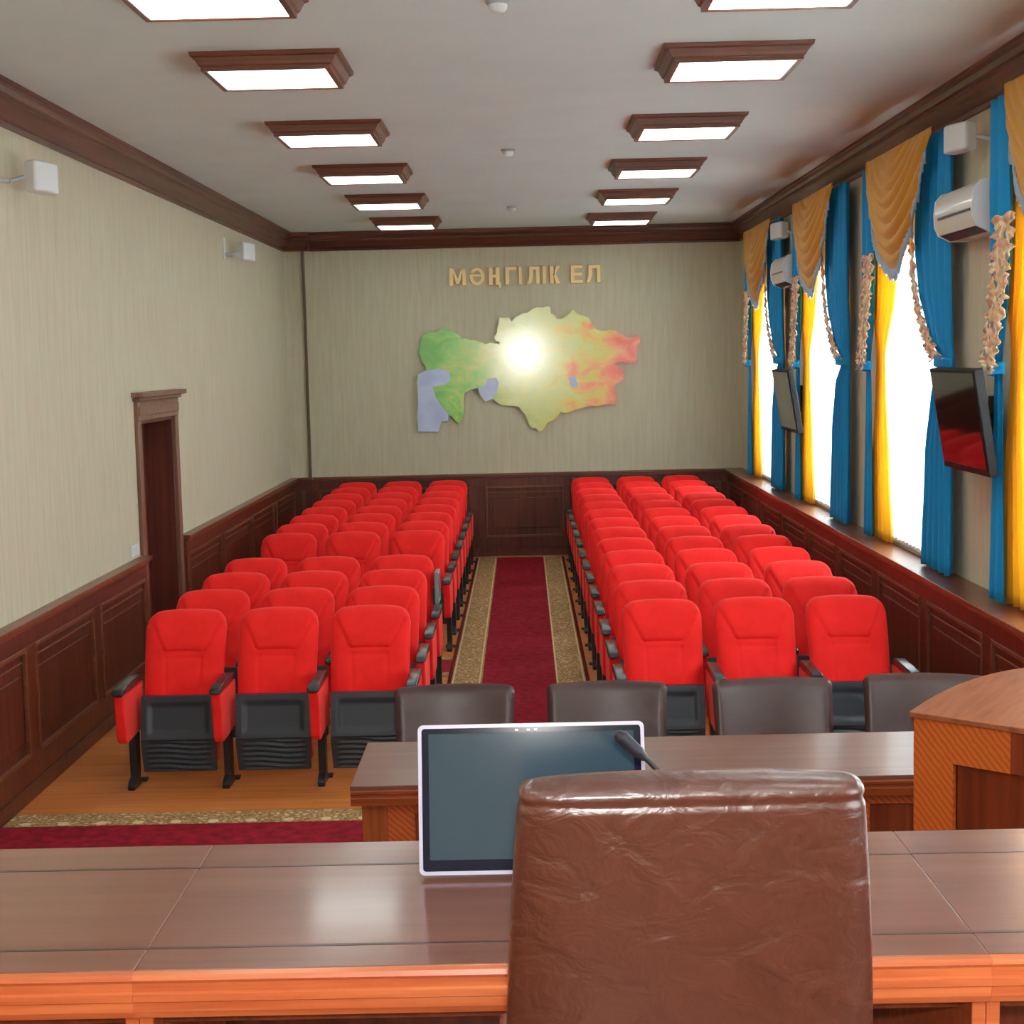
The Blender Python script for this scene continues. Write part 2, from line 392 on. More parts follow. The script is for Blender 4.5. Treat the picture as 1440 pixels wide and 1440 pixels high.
# left doorway
f = MB()
for a, c in ((DY0-.12, DY0), (DY1, DY1+.12)): f.box(XL-.02, XL+.03, a, c, 0, DZ)
f.box(XL-.02, XL+.035, DY0-.12, DY1+.12, DZ, DZ+.16)
f.box(XL-.02, XL+.06, DY0-.15, DY1+.15, DZ+.16, DZ+.19); f.box(XL-.02, XL+.10, DY0-.19, DY1+.19, DZ+.19, DZ+.23)
f.box(XL-.02, XL+.045, DY0-.10, DY1+.10, DZ+.04, DZ+.12)
dr = struct(f.build('door_1', M['casing'], bevel=.006), 'dark wooden door in a deep frame with a ledge on top')
j = MB(); j.box(XL-.33, XL, DY0-.001, DY0+.03, 0, DZ); j.box(XL-.33, XL, DY1-.03, DY1+.001, 0, DZ); j.box(XL-.33, XL, DY0, DY1, DZ-.03, DZ+.001)
j.build('door_jamb', M['doorwood'], dr, bevel=.004)
j = MB(); j.box(XL-.28, XL-.235, DY0+.03, DY1-.03, .01, DZ-.03)
for z0, z1 in ((.2,.95),(1.1,2.0)):
    j.box(XL-.235, XL-.222, DY0+.17, DY0+.55, z0, z1); j.box(XL-.235, XL-.222, DY1-.55, DY1-.17, z0, z1)
lf = j.build('door_leaf', M['doorwood'], dr, bevel=.005)
MB().cyl((XL-.235,DY0+.1,1.05),(XL-.18,DY0+.1,1.05),.012,12).cyl((XL-.18,DY0+.09,1.05),(XL-.18,DY0+.22,1.05),.01,12).build('door_handle', M['greyplastic'], lf, smooth=True)
s = tag(MB().box(XL, XL+.016, 12.08, 12.30, 1.125, 1.215).build('light_switch', M['white'], bevel=.004), 'white switch plate on the left wall just above the dado beside the doorway', 'switch')
for k in (0,1): MB().box(XL+.016, XL+.022, 12.09+k*.105, 12.18+k*.105, 1.135, 1.205).build('rocker', M['white'], s, bevel=.003)

# carpets
def carpet_runner(name, label, boxes):
    o = thing(name, label, 'carpet', (0,0,0))
    return o
c = thing('carpet_runner', 'long burgundy carpet runner with beige ornamental borders down the centre aisle', 'carpet', (-.10, 14.4, 0))
def lb(mb, o, x0, x1, y0, y1, z0, z1): mb.box(x0-o.location.x, x1-o.location.x, y0-o.location.y, y1-o.location.y, z0, z1); return mb
lb(MB(), c, -.385, .215, 8.92, 20.35, 0, .010).build('field', M['carpet'], c)
b = MB(); lb(b, c, -.635, -.385, 8.92, 20.35, 0, .010); lb(b, c, .215, .455, 8.92, 20.35, 0, .010); b.build('border', M['border'], c)
b = MB(); lb(b, c, -.665, -.635, 8.92, 20.35, 0, .010); lb(b, c, .455, .485, 8.92, 20.35, 0, .010); b.build('edge_band', M['carpet_edge'], c)
b = MB()
for x in (-.405, .225, -.62, .44): lb(b, c, x-.006, x+.006, 8.92, 20.35, .008, .0115)
b.build('pale_stripe', M['cream'], c)
c = thing('cross_carpet', 'wide burgundy carpet with a beige flowered border lying across the front of the hall', 'carpet', (0, 7.5, 0))
lb(MB(), c, -3.02, 2.62, 4.75, 8.67, 0, .010).build('field', M['carpet'], c)
lb(MB(), c, -3.02, 2.62, 8.67, 8.91, 0, .010).build('border', M['border'], c)
for k in range(26):
    MB().lathe([(.035,.009),(.03,.0125)], -2.9+k*.215, 8.715-7.5, 8).build('flower_motif', M['cream'], c)
c = thing('door_carpet', 'short burgundy carpet leading from the left doorway to the aisle', 'carpet', (-1.8, 13.15, 0))
lb(MB(), c, -3.0, -.67, 12.86, 13.40, 0, .010).build('field', M['carpet'], c)
b = MB(); lb(b, c, -3.0, -.67, 12.72, 12.86, 0, .010); lb(b, c, -3.0, -.67, 13.40, 13.54, 0, .010); b.build('border', M['border'], c)

# ------------------------------------------------------------------ auditorium seats
def seat_back():
    h0, h1, hw, r = .50, 1.05, .254, .085
    def zt(u):
        x = abs(u)*hw; z = h1-.022*u*u
        if x > hw-r: d = x-(hw-r); z -= r-sqrt(max(0, r*r-d*d))
        return z
    def base_y(z): t = (z-h0)/(h1-h0); return .20+.24*t-.03*sin(pi*t)
    def seg(px, pz, a, c):
        ax, az = a; cx, cz = c; L2 = (cx-ax)**2+(cz-az)**2
        t = max(0, min(1, ((px-ax)*(cx-ax)+(pz-az)*(cz-az))/L2)); return sqrt((px-ax-t*(cx-ax))**2+(pz-az-t*(cz-az))**2)
    grooves = [((-.215,.985),(-.125,.815)), ((-.125,.815),(.125,.815)), ((.125,.815),(.215,.985))]
    g2 = [((-.11,.775),(.11,.775)), ((-.11,.775),(-.105,.50)), ((.11,.775),(.105,.50))]
    def front(u, v):
        u = u*2-1; x = u*hw*(1-.045*(1-v)) ; z = h0+(zt(u)-h0)*v
        edge = min(hw-abs(u)*hw, zt(u)-z)
        bulge = .042*(1-exp(-edge/.03))
        g = sum(.012*exp(-(seg(x,z,*s)/.008)**2) for s in grooves)+sum(.007*exp(-(seg(x,z,*s)/.007)**2) for s in g2)
        head = .012 if (z > .815 and abs(x) < .125+(z-.815)*.53) else 0
        return (x, base_y(z)-bulge+g-head*.6, z)
    def back(u, v):
        u = u*2-1; x = u*hw*(1-.045*(1-v)); z = h0+(zt(u)-h0)*v
        edge = min(hw-abs(u)*hw, zt(u)-z)
        return (x, base_y(z)+.035+.02*(1-exp(-edge/.04)), z)
    return MB().slab(44, 44, front, back)
def shell_mb():
    m = MB()
    W = .232
    up = [(.015,.305),(.06,.565)]
    def P(u, t, off=0):      # upper facet
        y = .012+(.062-.012)*t; z = .305+.262*t; return (u*W, y+off, z)
    def upf(u, v):
        x = u*2-1; ins = max(0, min(1, (.80-abs(x))/.05))*max(0, min(1, (v-.12)/.06))*max(0, min(1, (.84-v)/.06))
        return P(x, v, .010*ins)
    m.slab(30, 20, upf, lambda u, v: P(u*2-1, v, .05))
    def lowf(u, v):
        x = u*2-1; z = .10+.20*v; y = .034-.026*v
        ins = max(0, min(1, (.82-abs(x))/.06))
        wv = .006*sin(2*pi*(v*6.0+.25*sin(x*3.2)))*ins*max(0, min(1, min(v, 1-v)/.08))
        return (x*W*(.965+.035*v), y+wv, z)
    m.slab(30, 40, lowf, lambda u, v: ((u*2-1)*W*.96, .085, .10+.20*v))
    m.box(-W*.97, W*.97, .03, .075, .294, .31)
    return m
def rounded(poly, n=0): return poly
def side_parts(x, root):
    p = MB()
    prof_ = [(-.235,.635),(.26,.635),(.25,.42),(.20,.34),(-.17,.33),(-.205,.36)]
    p.prism(prof_, 'x', x-.03, x+.03); p.build('side_panel', M['red'], root, bevel=.012)
    a = MB(); a.prism([(-.265,.640),(-.255,.668),(-.225,.682),(.16,.690),(.215,.682),(.23,.64)], 'x', x-.036, x+.036)
    a.build('armrest', M['armcap'], root, bevel=.013, seg=3)
    l = MB(); l.prism([(.035,.33),(.155,.335),(.135,.04),(.24,.018),(.24,0),(-.03,0),(-.035,.03),(-.01,.055),(.045,.075)], 'x', x-.022, x+.022)
    l.build('leg', M['steel'], root, bevel=.006)
    b = MB(); b.box(x-.045,x+.045,.18,.235,0,.02); b.build('foot_plate', M['steel'], root, bevel=.004)
G_SEAT = 'red folding auditorium seats'
def make_seat(both):
    t = thing('auditorium_seat', '', 'seat', (0,0,0), G_SEAT)
    seat_back().build('backrest', M['red'], t, smooth=60)
    MB().slab(16, 10, lambda u, v: ((u*2-1)*.225, .095, .15+.40*v), lambda u, v: ((u*2-1)*.225, .165+.03*sin(pi*u)*sin(pi*v), .15+.40*v)).build('seat_cushion', M['red'], t, smooth=60)
    shell_mb().build('seat_shell', M['panelplastic'], t, smooth=40)
    MB().slab(20, 12, lambda u, v: ((u*2-1)*.235*(1-.03*(1-v)), .285+.17*v, .42+.55*v), lambda u, v: ((u*2-1)*.235*(1-.03*(1-v)), .30+.17*v+.012*sin(pi*u), .42+.55*v)).build('back_shell', M['plastic'], t, smooth=60)
    side_parts(.2925, t)
    if both: side_parts(-.2925, t)
    return t
proto_both = make_seat(True); proto_one = make_seat(False)
proto_used = {True: False, False: False}
ORD = ['front', 'second', 'third', 'fourth', 'fifth', 'sixth', 'seventh', 'eighth', 'ninth', 'tenth', 'eleventh', 'twelfth', 'rear']
seat_at = {}
for side in ('left', 'right'):
    rows = [k for k in range(13) if not (side == 'left' and k == 4)]
    for n, k in enumerate(rows):
        Y = 9.45+.86*k
        if side == 'left' and k >= 5: Y = 13.84+.848*(k-5)
        for i, x in enumerate(SEATX[side]):
            both = i == 0
            pos = {'left': ['beside the panelled wall', 'in the middle of its row', 'on the aisle'], 'right': ['on the aisle', 'in the middle of its row', 'on the window side']}[side][i]
            row = ORD[12] if k == 12 else ORD[n]
            lab = 'red auditorium seat %s, %s row of the %s block' % (pos, row, side)
            p = proto_both if both else proto_one
            if not proto_used[both]:
                proto_used[both] = True; p.location = (x, Y, 0); p['label'] = lab; o = p
            else: o = dup(p, (x, Y, 0), lab)
            seat_at[(side, k, i)] = o
# folded writing tablet on the aisle seat just before the gap in the left block
o = seat_at[('left', 3, 2)]
tb = MB().box(.275, .297, .20, .42, .70, .92).build('writing_tablet', M['armcap'], o, bevel=.008)
MB().box(.270, .302, .19, .215, .69, .93).box(.270, .302, .405, .43, .69, .93).box(.27, .302, .19, .43, .685, .705).box(.27,.302,.19,.43,.915,.935).build('tablet_rim', M['greyedge'], tb, bevel=.006)
o['label'] = 'red auditorium seat with a folded writing tablet on the aisle, left block'

# ------------------------------------------------------------------ ceiling lamps
def lamp(x, y, label, first=None):
    if first: return dup(first, (x, y, ZC), label)
    t = thing('ceiling_light', label, 'ceiling light', (x, y, ZC), 'wood framed ceiling lights')
    f = MB()
    rings = [((.41,.36),0),((.405,.352),-.022),((.385,.345),-.03),((.365,.337),-.07),((.352,.333),-.078),((.350,.331),-.100),((.322,.306),-.100),((.318,.302),-.086)]
    vs, fs = [], []
    for (a, b_), z in rings: vs += [(-a,-b_,z),(a,-b_,z),(a,b_,z),(-a,b_,z)]
    for k in range(len(rings)-1):
        for i in range(4): fs.append((k*4+i, k*4+(i+1)%4, k*4+4+(i+1)%4, k*4+4+i))
    f.add(vs, fs); f.build('frame', M['lightframe'], t)
    MB().box(-.322, .322, -.306, .306, -.094, -.084).build('diffuser', M['lamp'], t)
    return t
LX = {'left': -1.36, 'right': 1.22}
LYS = [19.0, 16.43, 13.98, 11.50, 9.00, 7.10, 4.7, 2.3, -.1]
names = ['nearest the end wall', 'second from the end wall', 'third from the end wall', 'fourth from the end wall', 'fifth from the end wall', 'cut off by the top of the picture', 'above the desk', 'behind the camera', 'by the front wall']
first = None
for side in ('left', 'right'):
    for y, nm in zip(LYS, names):
        o = lamp(LX[side], y+(.08 if side == 'right' else 0), 'wood framed ceiling light in the %s row, %s' % (side, nm), first)
        first = first or o
for y, nm in ((7.62, 'at the top edge of the picture, nearest of the three'), (12.92, 'in the middle of the hall'), (17.7, 'towards the end wall')):
    t = thing('smoke_detector', 'small white smoke detector %s' % nm, 'smoke detector', (-.08, y, ZC), 'smoke detectors')
    MB().lathe([(.058,0),(.058,-.012),(.05,-.018)], 0, 0).build('base_ring', M['greyplastic'], t, smooth=40)
    MB().lathe([(.046,-.016),(.044,-.036),(.034,-.05),(.018,-.056),(.002,-.057)], 0, 0).build('dome', M['white'], t, smooth=40)

# ------------------------------------------------------------------ wall lettering and map
def glyph(ch, w, h, k=.05):        # bold sans capitals as outlines in metres, .04 m thick
    m = MB(); y0, y1 = -.042, 0
    P = lambda *p: m.prism(list(p), 'y', y0, y1)
    q = k*1.0
    if ch == 'М': P((0,0),(0,h),(k*1.05,h),(w/2,h*.42),(w-k*1.05,h),(w,h),(w,0),(w-k,0),(w-k,h*.66),(w/2+k*.32,h*.08),(w/2-k*.32,h*.08),(k,h*.66),(k,0))
    elif ch == 'Ң': P((0,0),(0,h),(k,h),(k,h*.60),(w-k*1.3,h*.60),(w-k*1.3,h),(w-k*.3,h),(w-k*.3,q*.6),(w,q*.6),(w,-.042),(w-k*.6,-.042),(w-k*.6,0),(w-k*1.3,0),(w-k*1.3,h*.40),(k,h*.40),(k,0))
    elif ch == 'Г': P((0,0),(0,h),(w,h),(w,h-q*.9),(k,h-q*.9),(k,0))
    elif ch == 'І': P((0,0),(0,h),(w,h),(w,0))
    elif ch == 'Л': P((0,0),(0,q*.8),(k*.35,q*.95),(k*.55,h*.45),(k*.65,h),(w,h),(w,0),(w-k,0),(w-k,h-q*.9),(k*1.6,h-q*.9),(k*1.5,h*.4),(k*1.1,q*.35),(k*.5,0))
    elif ch == 'К': P((0,0),(0,h),(k,h),(k,h*.60),(w-k*1.15,h),(w,h),(w*.56,h*.55),(w,0),(w-k*1.2,0),(k,h*.44),(k,0))
    elif ch == 'Е': P((0,0),(0,h),(w,h),(w,h-q*.85),(k,h-q*.85),(k,h*.5+q*.42),(w*.93,h*.5+q*.42),(w*.93,h*.5-q*.42),(k,h*.5-q*.42),(k,q*.85),(w,q*.85),(w,0))
    else:                           # schwa: an open ring with a bar joining its left end to its right side
        n = 40; a0, a1 = R(152), R(-180); rx, rz = w/2, h/2; t_ = k*.92
        A = [a0+(a1-a0)*i/n for i in range(n+1)]
        m.prism([(rx+rx*cos(a), rz+rz*sin(a)) for a in A]+[(w-t_*.6, rz+t_*.0)][:0]+[(rx+(rx-t_)*cos(a), rz+(rz-t_*.9)*sin(a)) for a in reversed(A)], 'y', y0, y1)
        m.prism([(.002, rz-t_*.02),(.002, rz+t_*.62),(w-t_*.5, rz+t_*.62),(w-t_*.5, rz-t_*.02)], 'y', y0+.001, y1)
    return m
LET = [('М',-.93,-.714),('Ә',-.668,-.471),('Ң',-.416,-.262),('Г',-.2,-.057),('І',-.025,.016),('Л',.084,.246),('І',.286,.327),('К',.381,.521),('Е',.651,.813),('Л',.853,1.042)]
lname = ['first letter', 'round second letter', 'third letter with a small tail', 'fourth letter shaped like a gallows', 'fifth letter, a plain upright', 'sixth letter with a bent leg', 'seventh letter, a plain upright', 'eighth letter with two slanted arms', 'ninth letter with three bars', 'last letter with a bent leg']
wn = ['of the first word']*8+['starting the second word', 'ending the second word']
for (ch, x0, x1), ln, wd in zip(LET, lname, wn):
    o = glyph(ch, x1-x0, .23).build('wall_letter', M['gold'], None, bevel=.006, loc=(x0, YB, 3.56))
    tag(o, 'raised gold %s %s above the wall map' % (ln, wd), 'letter', 'gold letters on the end wall')
OUT = [(-1.394,1.673),(-1.402,1.851),(-1.381,2.122),(-1.389,2.313),(-1.372,2.421),(-1.262,2.472),(-1.326,2.596),(-1.363,2.718),(-1.333,2.826),(-1.303,2.919),(-1.18,2.971),(-1.057,3.008),(-.935,2.992),(-.855,2.95),(-.789,2.867),(-.681,2.851),(-.586,2.836),(-.478,2.793),(-.356,2.803),(-.288,2.815),(-.368,2.884),(-.324,2.991),(-.294,3.139),(-.158,3.136),(-.132,3.081),(-.036,3.16),(.073,3.184),(.197,3.262),(.346,3.272),(.385,3.177),(.451,3.108),(.56,3.119),(.67,3.224),(.804,3.14),(.91,3.044),(.963,2.962),(1.098,2.932),(1.207,2.943),(1.314,2.873),(1.422,2.843),(1.49,2.869),(1.557,2.786),(1.515,2.706),(1.486,2.626),(1.499,2.545),(1.444,2.505),(1.308,2.522),(1.199,2.484),(1.307,2.427),(1.306,2.346),(1.332,2.305),(1.25,2.253),(1.195,2.227),(1.18,2.146),(1.233,2.09),(1.204,1.969),(1.055,1.972),(.891,1.962),(.782,1.937),(.617,1.887),(.481,1.89),(.425,1.809),(.315,1.757),(.244,1.65),(.176,1.665),(.109,1.68),(.056,1.763),(.017,1.873),(-.062,1.97),(-.198,1.987),(-.307,2.003),(-.387,2.073),(-.497,2.048),(-.576,2.145),(-.601,2.227),(-.711,2.202),(-.766,2.176),(-.784,2.0),(-.801,1.864),(-.858,1.77),(-.925,1.826),(-.978,1.882),(-.994,1.8),(-1.076,1.802),(-1.105,1.735),(-1.12,1.667)]
SEA = [(-1.394,1.673),(-1.402,1.851),(-1.381,2.122),(-1.389,2.313),(-1.372,2.421),(-1.262,2.472),(-1.111,2.496),(-.963,2.452),(-.953,2.33),(-1.036,2.277),(-1.186,2.254),(-1.149,2.117),(-1.057,1.979),(-.991,1.896),(-.994,1.809),(-1.076,1.802),(-1.105,1.735),(-1.12,1.667)]
ARAL = [(-.596,2.219),(-.491,2.265),(-.462,2.346),(-.353,2.357),(-.314,2.288),(-.344,2.18),(-.4,2.086),(-.497,2.048),(-.563,2.131)]
BALK = [(.599,2.335),(.68,2.36),(.72,2.237),(.663,2.19),(.62,2.23)]
t = thing('wall_map', 'large glossy coloured relief map of a country mounted under gold letters', 'map', (.07, YB, 2.4))
def mp(poly, y0, y1): return MB().prism([(x-.07, z-2.4) for x, z in poly], 'y', y0, y1)
random.seed(3)
def jag(poly, a=.022):
    o = []
    for (x0,z0),(x1,z1) in zip(poly, poly[1:]+poly[:1]):
        o += [(x0,z0), ((x0+x1)/2+random.uniform(-a,a), (z0+z1)/2+random.uniform(-a,a))]
    return o
mp(jag(OUT), -.05, -.012).build('land', M['relief'], t)
mp(SEA, -.053, -.02).build('sea', M['sea'], t); mp(ARAL, -.053, -.02).build('lake', M['sea'], t); mp(BALK, -.053, -.02).build('lake', M['sea'], t)
mb = MB()
for x, z in ((-1.2,.3),(-.6,.2),(.2,.3),(1.0,.2),(.2,-.4)): mb.cyl((x,-.015,z),(x,0,z),.03,12)
mb.build('wall_spacer', M['greyplastic'], t)

# ------------------------------------------------------------------ curtains
WN = ['window by the end wall', 'second window from the end', 'window behind the larger television', 'window at the picture edge']
def drape(name, Yc, x, so, si, z0, z1, pleats, amp, mat, label, cat, group, nu=48, nz=40, ph=0.):
    def fn(u, v):
        z = z1+(z0-z1)*v; a, c = interp(so, z), interp(si, z)
        s = a+(c-a)*u
        ww = max(.08, abs(c-a))
        return (x-amp*min(1, ww/.35)*(.5+.5*sin(2*pi*pleats*u+ph+.35*sin(z*2))), Yc+s, z)
    o = MB().grid(nu, nz, fn).build(name, mat, None, smooth=True, solid=.004)
    return tag(o, label, cat, group) if label else o
def ruffle(Yc, x, path, wfn, label, parent=None):
    n = 110
    def fn(u, v):
        k = v*(len(path)-1); i = min(int(k), len(path)-2); t_ = k-i
        s = path[i][0]+(path[i+1][0]-path[i][0])*t_; z = path[i][1]+(path[i+1][1]-path[i][1])*t_
        wd = wfn(v); fl = sin(v*n*1.1)
        return (x-.020-.006*fl*(abs(u-.5)*2)-.005*sin(v*53+u*3), Yc+s+(u-.5)*wd*(1+.22*sin(v*71)+.12*sin(v*167)), z-.02*abs(u-.5)+.012*sin(u*9+v*40))
    o = MB().grid(8, n*3, fn).build('ruffle_trim', M['floral'], parent, smooth=True, solid=.004)
    return o
for i, Yc in enumerate(WC):
    vis = i < 4
    wn_ = WN[i] if vis else ['first window beside the desk', 'window behind the desk'][i-4]
    drape('sheer_curtain', Yc, XR-.002, [(4,1.1)], [(4,-.80)], 1.125, 3.98, 17, .02, M['sheer'], 'bright white sheer curtain in the %s' % wn_, 'curtain', 'white sheer curtains', nu=140, nz=6)
    if not vis: continue
    zt_, zb = 4.02, 1.115
    # near side (towards the desk)
    no = [(4,-1.24),(2.52,-1.20),(1.1,-1.24)]
    ni = [(4.02,-.45),(3.6,-.38),(3.3,-.36),(3.0,-.48),(2.75,-.72),(2.52,-1.0),(2.3,-.84),(1.9,-.68),(1.1,-.56)]
    o = drape('blue_curtain', Yc, XR-.055, no, ni, zb, zt_, 4.5, .075, M['blue'], 'wide turquoise drape on the near side of the %s' % wn_, 'curtain', 'turquoise drapes', nu=72)
    ruffle(Yc, XR-.125, [(-.35,3.45),(-.42,3.1),(-.58,2.85),(-.82,2.66),(-1.04,2.53)], lambda v: .12+.20*v*v, '', o)
    b = MB(); b.grid(12, 3, lambda u, v: (XR-.10-.075*sin(pi*u), Yc-1.27+.30*u, 2.47+.07*v+.03*u)); b.build('tieback', M['blue'], o, smooth=True, solid=.008)
    drape('yellow_curtain', Yc, XR-.027, [(4,-.95),(1.1,-.95)], [(4.02,-.5),(3.3,-.30),(3.0,-.34),(2.75,-.48),(2.52,-.74),(2.3,-.64),(1.9,-.50),(1.1,-.36)], zb, zt_, 4, .022, M['yellow'], 'narrow golden drape behind the wide blue one, %s' % wn_, 'curtain', 'golden yellow drapes')
    # far side
    fo = [(4,1.28),(2.52,1.26),(1.1,1.28)]
    fi = [(4.02,1.0),(3.5,.95),(3.2,.95),(2.9,1.02),(2.52,1.16),(2.3,1.14),(1.1,1.05)]
    o = drape('blue_curtain', Yc, XR-.085, fo, fi, zb, zt_, 2, .06, M['blue'], 'slim turquoise drape on the far side of the %s' % wn_, 'curtain', 'turquoise drapes')
    ruffle(Yc, XR-.155, [(.86,3.34),(.92,3.1),(1.0,2.85),(1.1,2.62),(1.18,2.46)], lambda v: .36-.10*v, '', o)
    b = MB(); b.grid(8, 3, lambda u, v: (XR-.10-.06*sin(pi*u), Yc+1.27-.20*u, 2.43+.07*v+.02*u)); b.build('tieback', M['blue'], o, smooth=True, solid=.008)
    drape('yellow_curtain', Yc, XR-.03, [(4,1.2),(2.6,1.1),(1.1,1.22)], [(4.02,.2),(3.3,.40),(3.0,.55),(2.55,.90),(2.3,.88),(1.7,.74),(1.1,.60)], zb, zt_, 5, .045, M['yellow'], 'glowing golden drape on the far side of the %s' % wn_, 'curtain', 'golden yellow drapes', nu=64)
    # swag with fringe
    bot = [(a-.17, z) for a, z in [(-.95,4.0),(-.82,3.93),(-.62,3.66),(-.42,3.40),(-.2,3.24),(-.02,3.17),(.14,3.17),(.34,3.24),(.55,3.36),(.72,3.52),(.82,3.66),(.86,4.0)]]
    def sb(s_):
        for (a, va), (c_, vc) in zip(bot, bot[1:]):
            if s_ <= c_: return va+(vc-va)*(s_-a)/(c_-a)
        return bot[-1][1]
    def sw(u, v):
        s_ = -1.12+1.81*u; zb_ = sb(s_); z = 4.03+(zb_-4.03)*v
        c0 = 1-abs(s_+.12)/1.02
        depth = (4.03-z)/.86
        fold = abs(sin(pi*(depth*8.0+5.5*(1-c0)**1.8)))*.03*max(0, min(1, c0*1.5))*(1 if v > .02 else 0)
        return (XR-.195-.06*sin(pi*min(1, v*1.02))*c0**.5-fold, Yc+s_, z) if c0 > 0 else (XR-.195, Yc+s_, z)
    o = MB().grid(72, 90, sw).build('swag_valance', M['swag'], None, smooth=True, solid=.004)
    tag(o, 'golden pleated swag over the %s' % wn_, 'valance', 'golden swags')
    def fr(u, v):
        s_ = -.97+1.64*u; x, y, z = sw((s_+1.12)/1.81, 1); return (x-.004+.006*sin(u*240), y, z+.015-.085*v*(1+.15*sin(u*300)))
    MB().grid(200, 2, fr).build('fringe', M['fringe'], o, smooth=True, solid=.006)

# ------------------------------------------------------------------ air conditioners, screens, speakers on the walls
def aircon(y0, y1, label):
    t = thing('air_conditioner', label, 'air conditioner', (XR, (y0+y1)/2, 3.28), 'wall air conditioners')
    L = (y1-y0)/2; H = .31
    pr = [(0,0),(-.12,0),(-.19,.035),(-.215,.09),(-.22,.17),(-.21,.25),(-.17,.295),(-.10,.31),(0,.31)]
    MB().prism(pr, 'y', -L+.012, L-.012).build('body', M['acfront'], t, smooth=35)
    for s_ in (-1, 1):
        pe = [(x*1.02, (z-.155)*1.02+.155) for x, z in pr]
        MB().prism(pe, 'y', s_*L-(.012 if s_ > 0 else 0)*1, s_*L+(.012 if s_ < 0 else 0)).build('end_cap', M['white'], t, smooth=35)
    MB().box(-.2235, -.20, -L+.06, L-.10, .128, .142).build('slot', M['slot'], t)
    MB().add([(-.125,-L+.05,-.002),(-.125,L-.05,-.002),(-.192,L-.05,.034),(-.192,-L+.05,.034),(-.12,-L+.05,.01),(-.12,L-.05,.01),(-.186,L-.05,.045),(-.186,-L+.05,.045)],
             [(0,1,2,3),(7,6,5,4),(0,4,5,1),(1,5,6,2),(2,6,7,3),(3,7,4,0)]).build('louvre', M['slot'], t)
    return t
aircon(9.29, 10.16, 'white wall air conditioner near the right edge above the larger screen')
aircon(15.97, 16.77, 'white wall air conditioner far back between two blue drapes')
def tv(yc, zc, label, by=0.):
    t = thing('television', label, 'television', (XR, yc, zc), 'wall mounted televisions')
    tilt = R(9)
    def rt(m_):   # tilt the panel top towards the room about its centre
        m_.v = [(-.22+(x)*cos(tilt)-z*sin(tilt), y, z*cos(tilt)+x*sin(tilt)) for x, y, z in m_.v]; return m_
    rt(MB().box(-.028, .03, -.485, .485, -.315, .315)).build('casing', M['tvblack'], t, bevel=.008)
    rt(MB().box(-.031, -.026, -.462, .462, -.275, .293)).build('screen', M['tvscreen'], t)
    rt(MB().box(.03, .07, -.3, .3, -.2, .15)).build('back_cover', M['tvblack'], t, bevel=.02)
    MB().box(-.05, -.001, by-.06, by+.06, -.14, .14).box(-.19, -.04, by-.03, by+.03, -.04, .04).build('wall_bracket', M['tvblack'], t, bevel=.004)
    return t
tv(9.48, 2.17, 'large flat black television tilted down on the wall near the right edge')
tv(15.78, 2.12, 'black television tilted down on the far part of the window wall', .36)
cb = tag(MB().tube([(XR-.012,9.42,3.28),(XR-.012,9.42,3.05),(XR-.014,9.36,2.95),(XR-.012,9.37,2.7),(XR-.012,9.40,2.5),(XR-.03,9.42,2.32)], .007, 8).build('cable', M['cable'], smooth=True), 'thin dark cable running down the wall from air conditioner to the larger television', 'cable')
def speaker(wx, sgn, y, z, label):
    t = thing('wall_speaker', label, 'speaker', (wx, y, z), 'small white wall speakers')
    t.rotation_euler = (0, 0, 0)
    MB().box(0, sgn*.02, -.43, -.37, -.10, .12).build('wall_plate', M['white'], t, bevel=.006)
    MB().tube([(sgn*.02,-.40,-.05),(sgn*.08,-.36,-.06),(sgn*.12,-.20,-.02)], .014, 10).build('bracket_arm', M['greyplastic'], t, smooth=True)
    b_ = MB()
    pts = [(-.05,-.15),(.05,-.15),(.072,-.05),(.055,.03),(-.055,.03),(-.072,-.05)]
    b_.prism(pts, 'z', -.085 if sgn < 0 else -.095, .085 if sgn < 0 else .095)
    a = R(35)*sgn*-1
    b_.v = [(sgn*.16+(x*cos(a)-(y_+.07)*sin(a)), (x*sin(a)+(y_+.07)*cos(a)), zz-.10*(y_+.07)) for x, y_, zz in b_.v]
    b_.build('cabinet', M['white'], t, bevel=.018, seg=3)
    return t
speaker(XL, 1, 9.72, 3.77, 'small white speaker on a bracket high on the left wall, nearer one')
speaker(XL, 1, 16.85, 3.80, 'small white speaker high on the left wall towards the end wall')
speaker(XR, -1, 9.75, 3.88, 'small white speaker above the nearer air conditioner on the window wall')
speaker(XR, -1, 16.5, 3.86, 'small white speaker above the far air conditioner on the window wall')

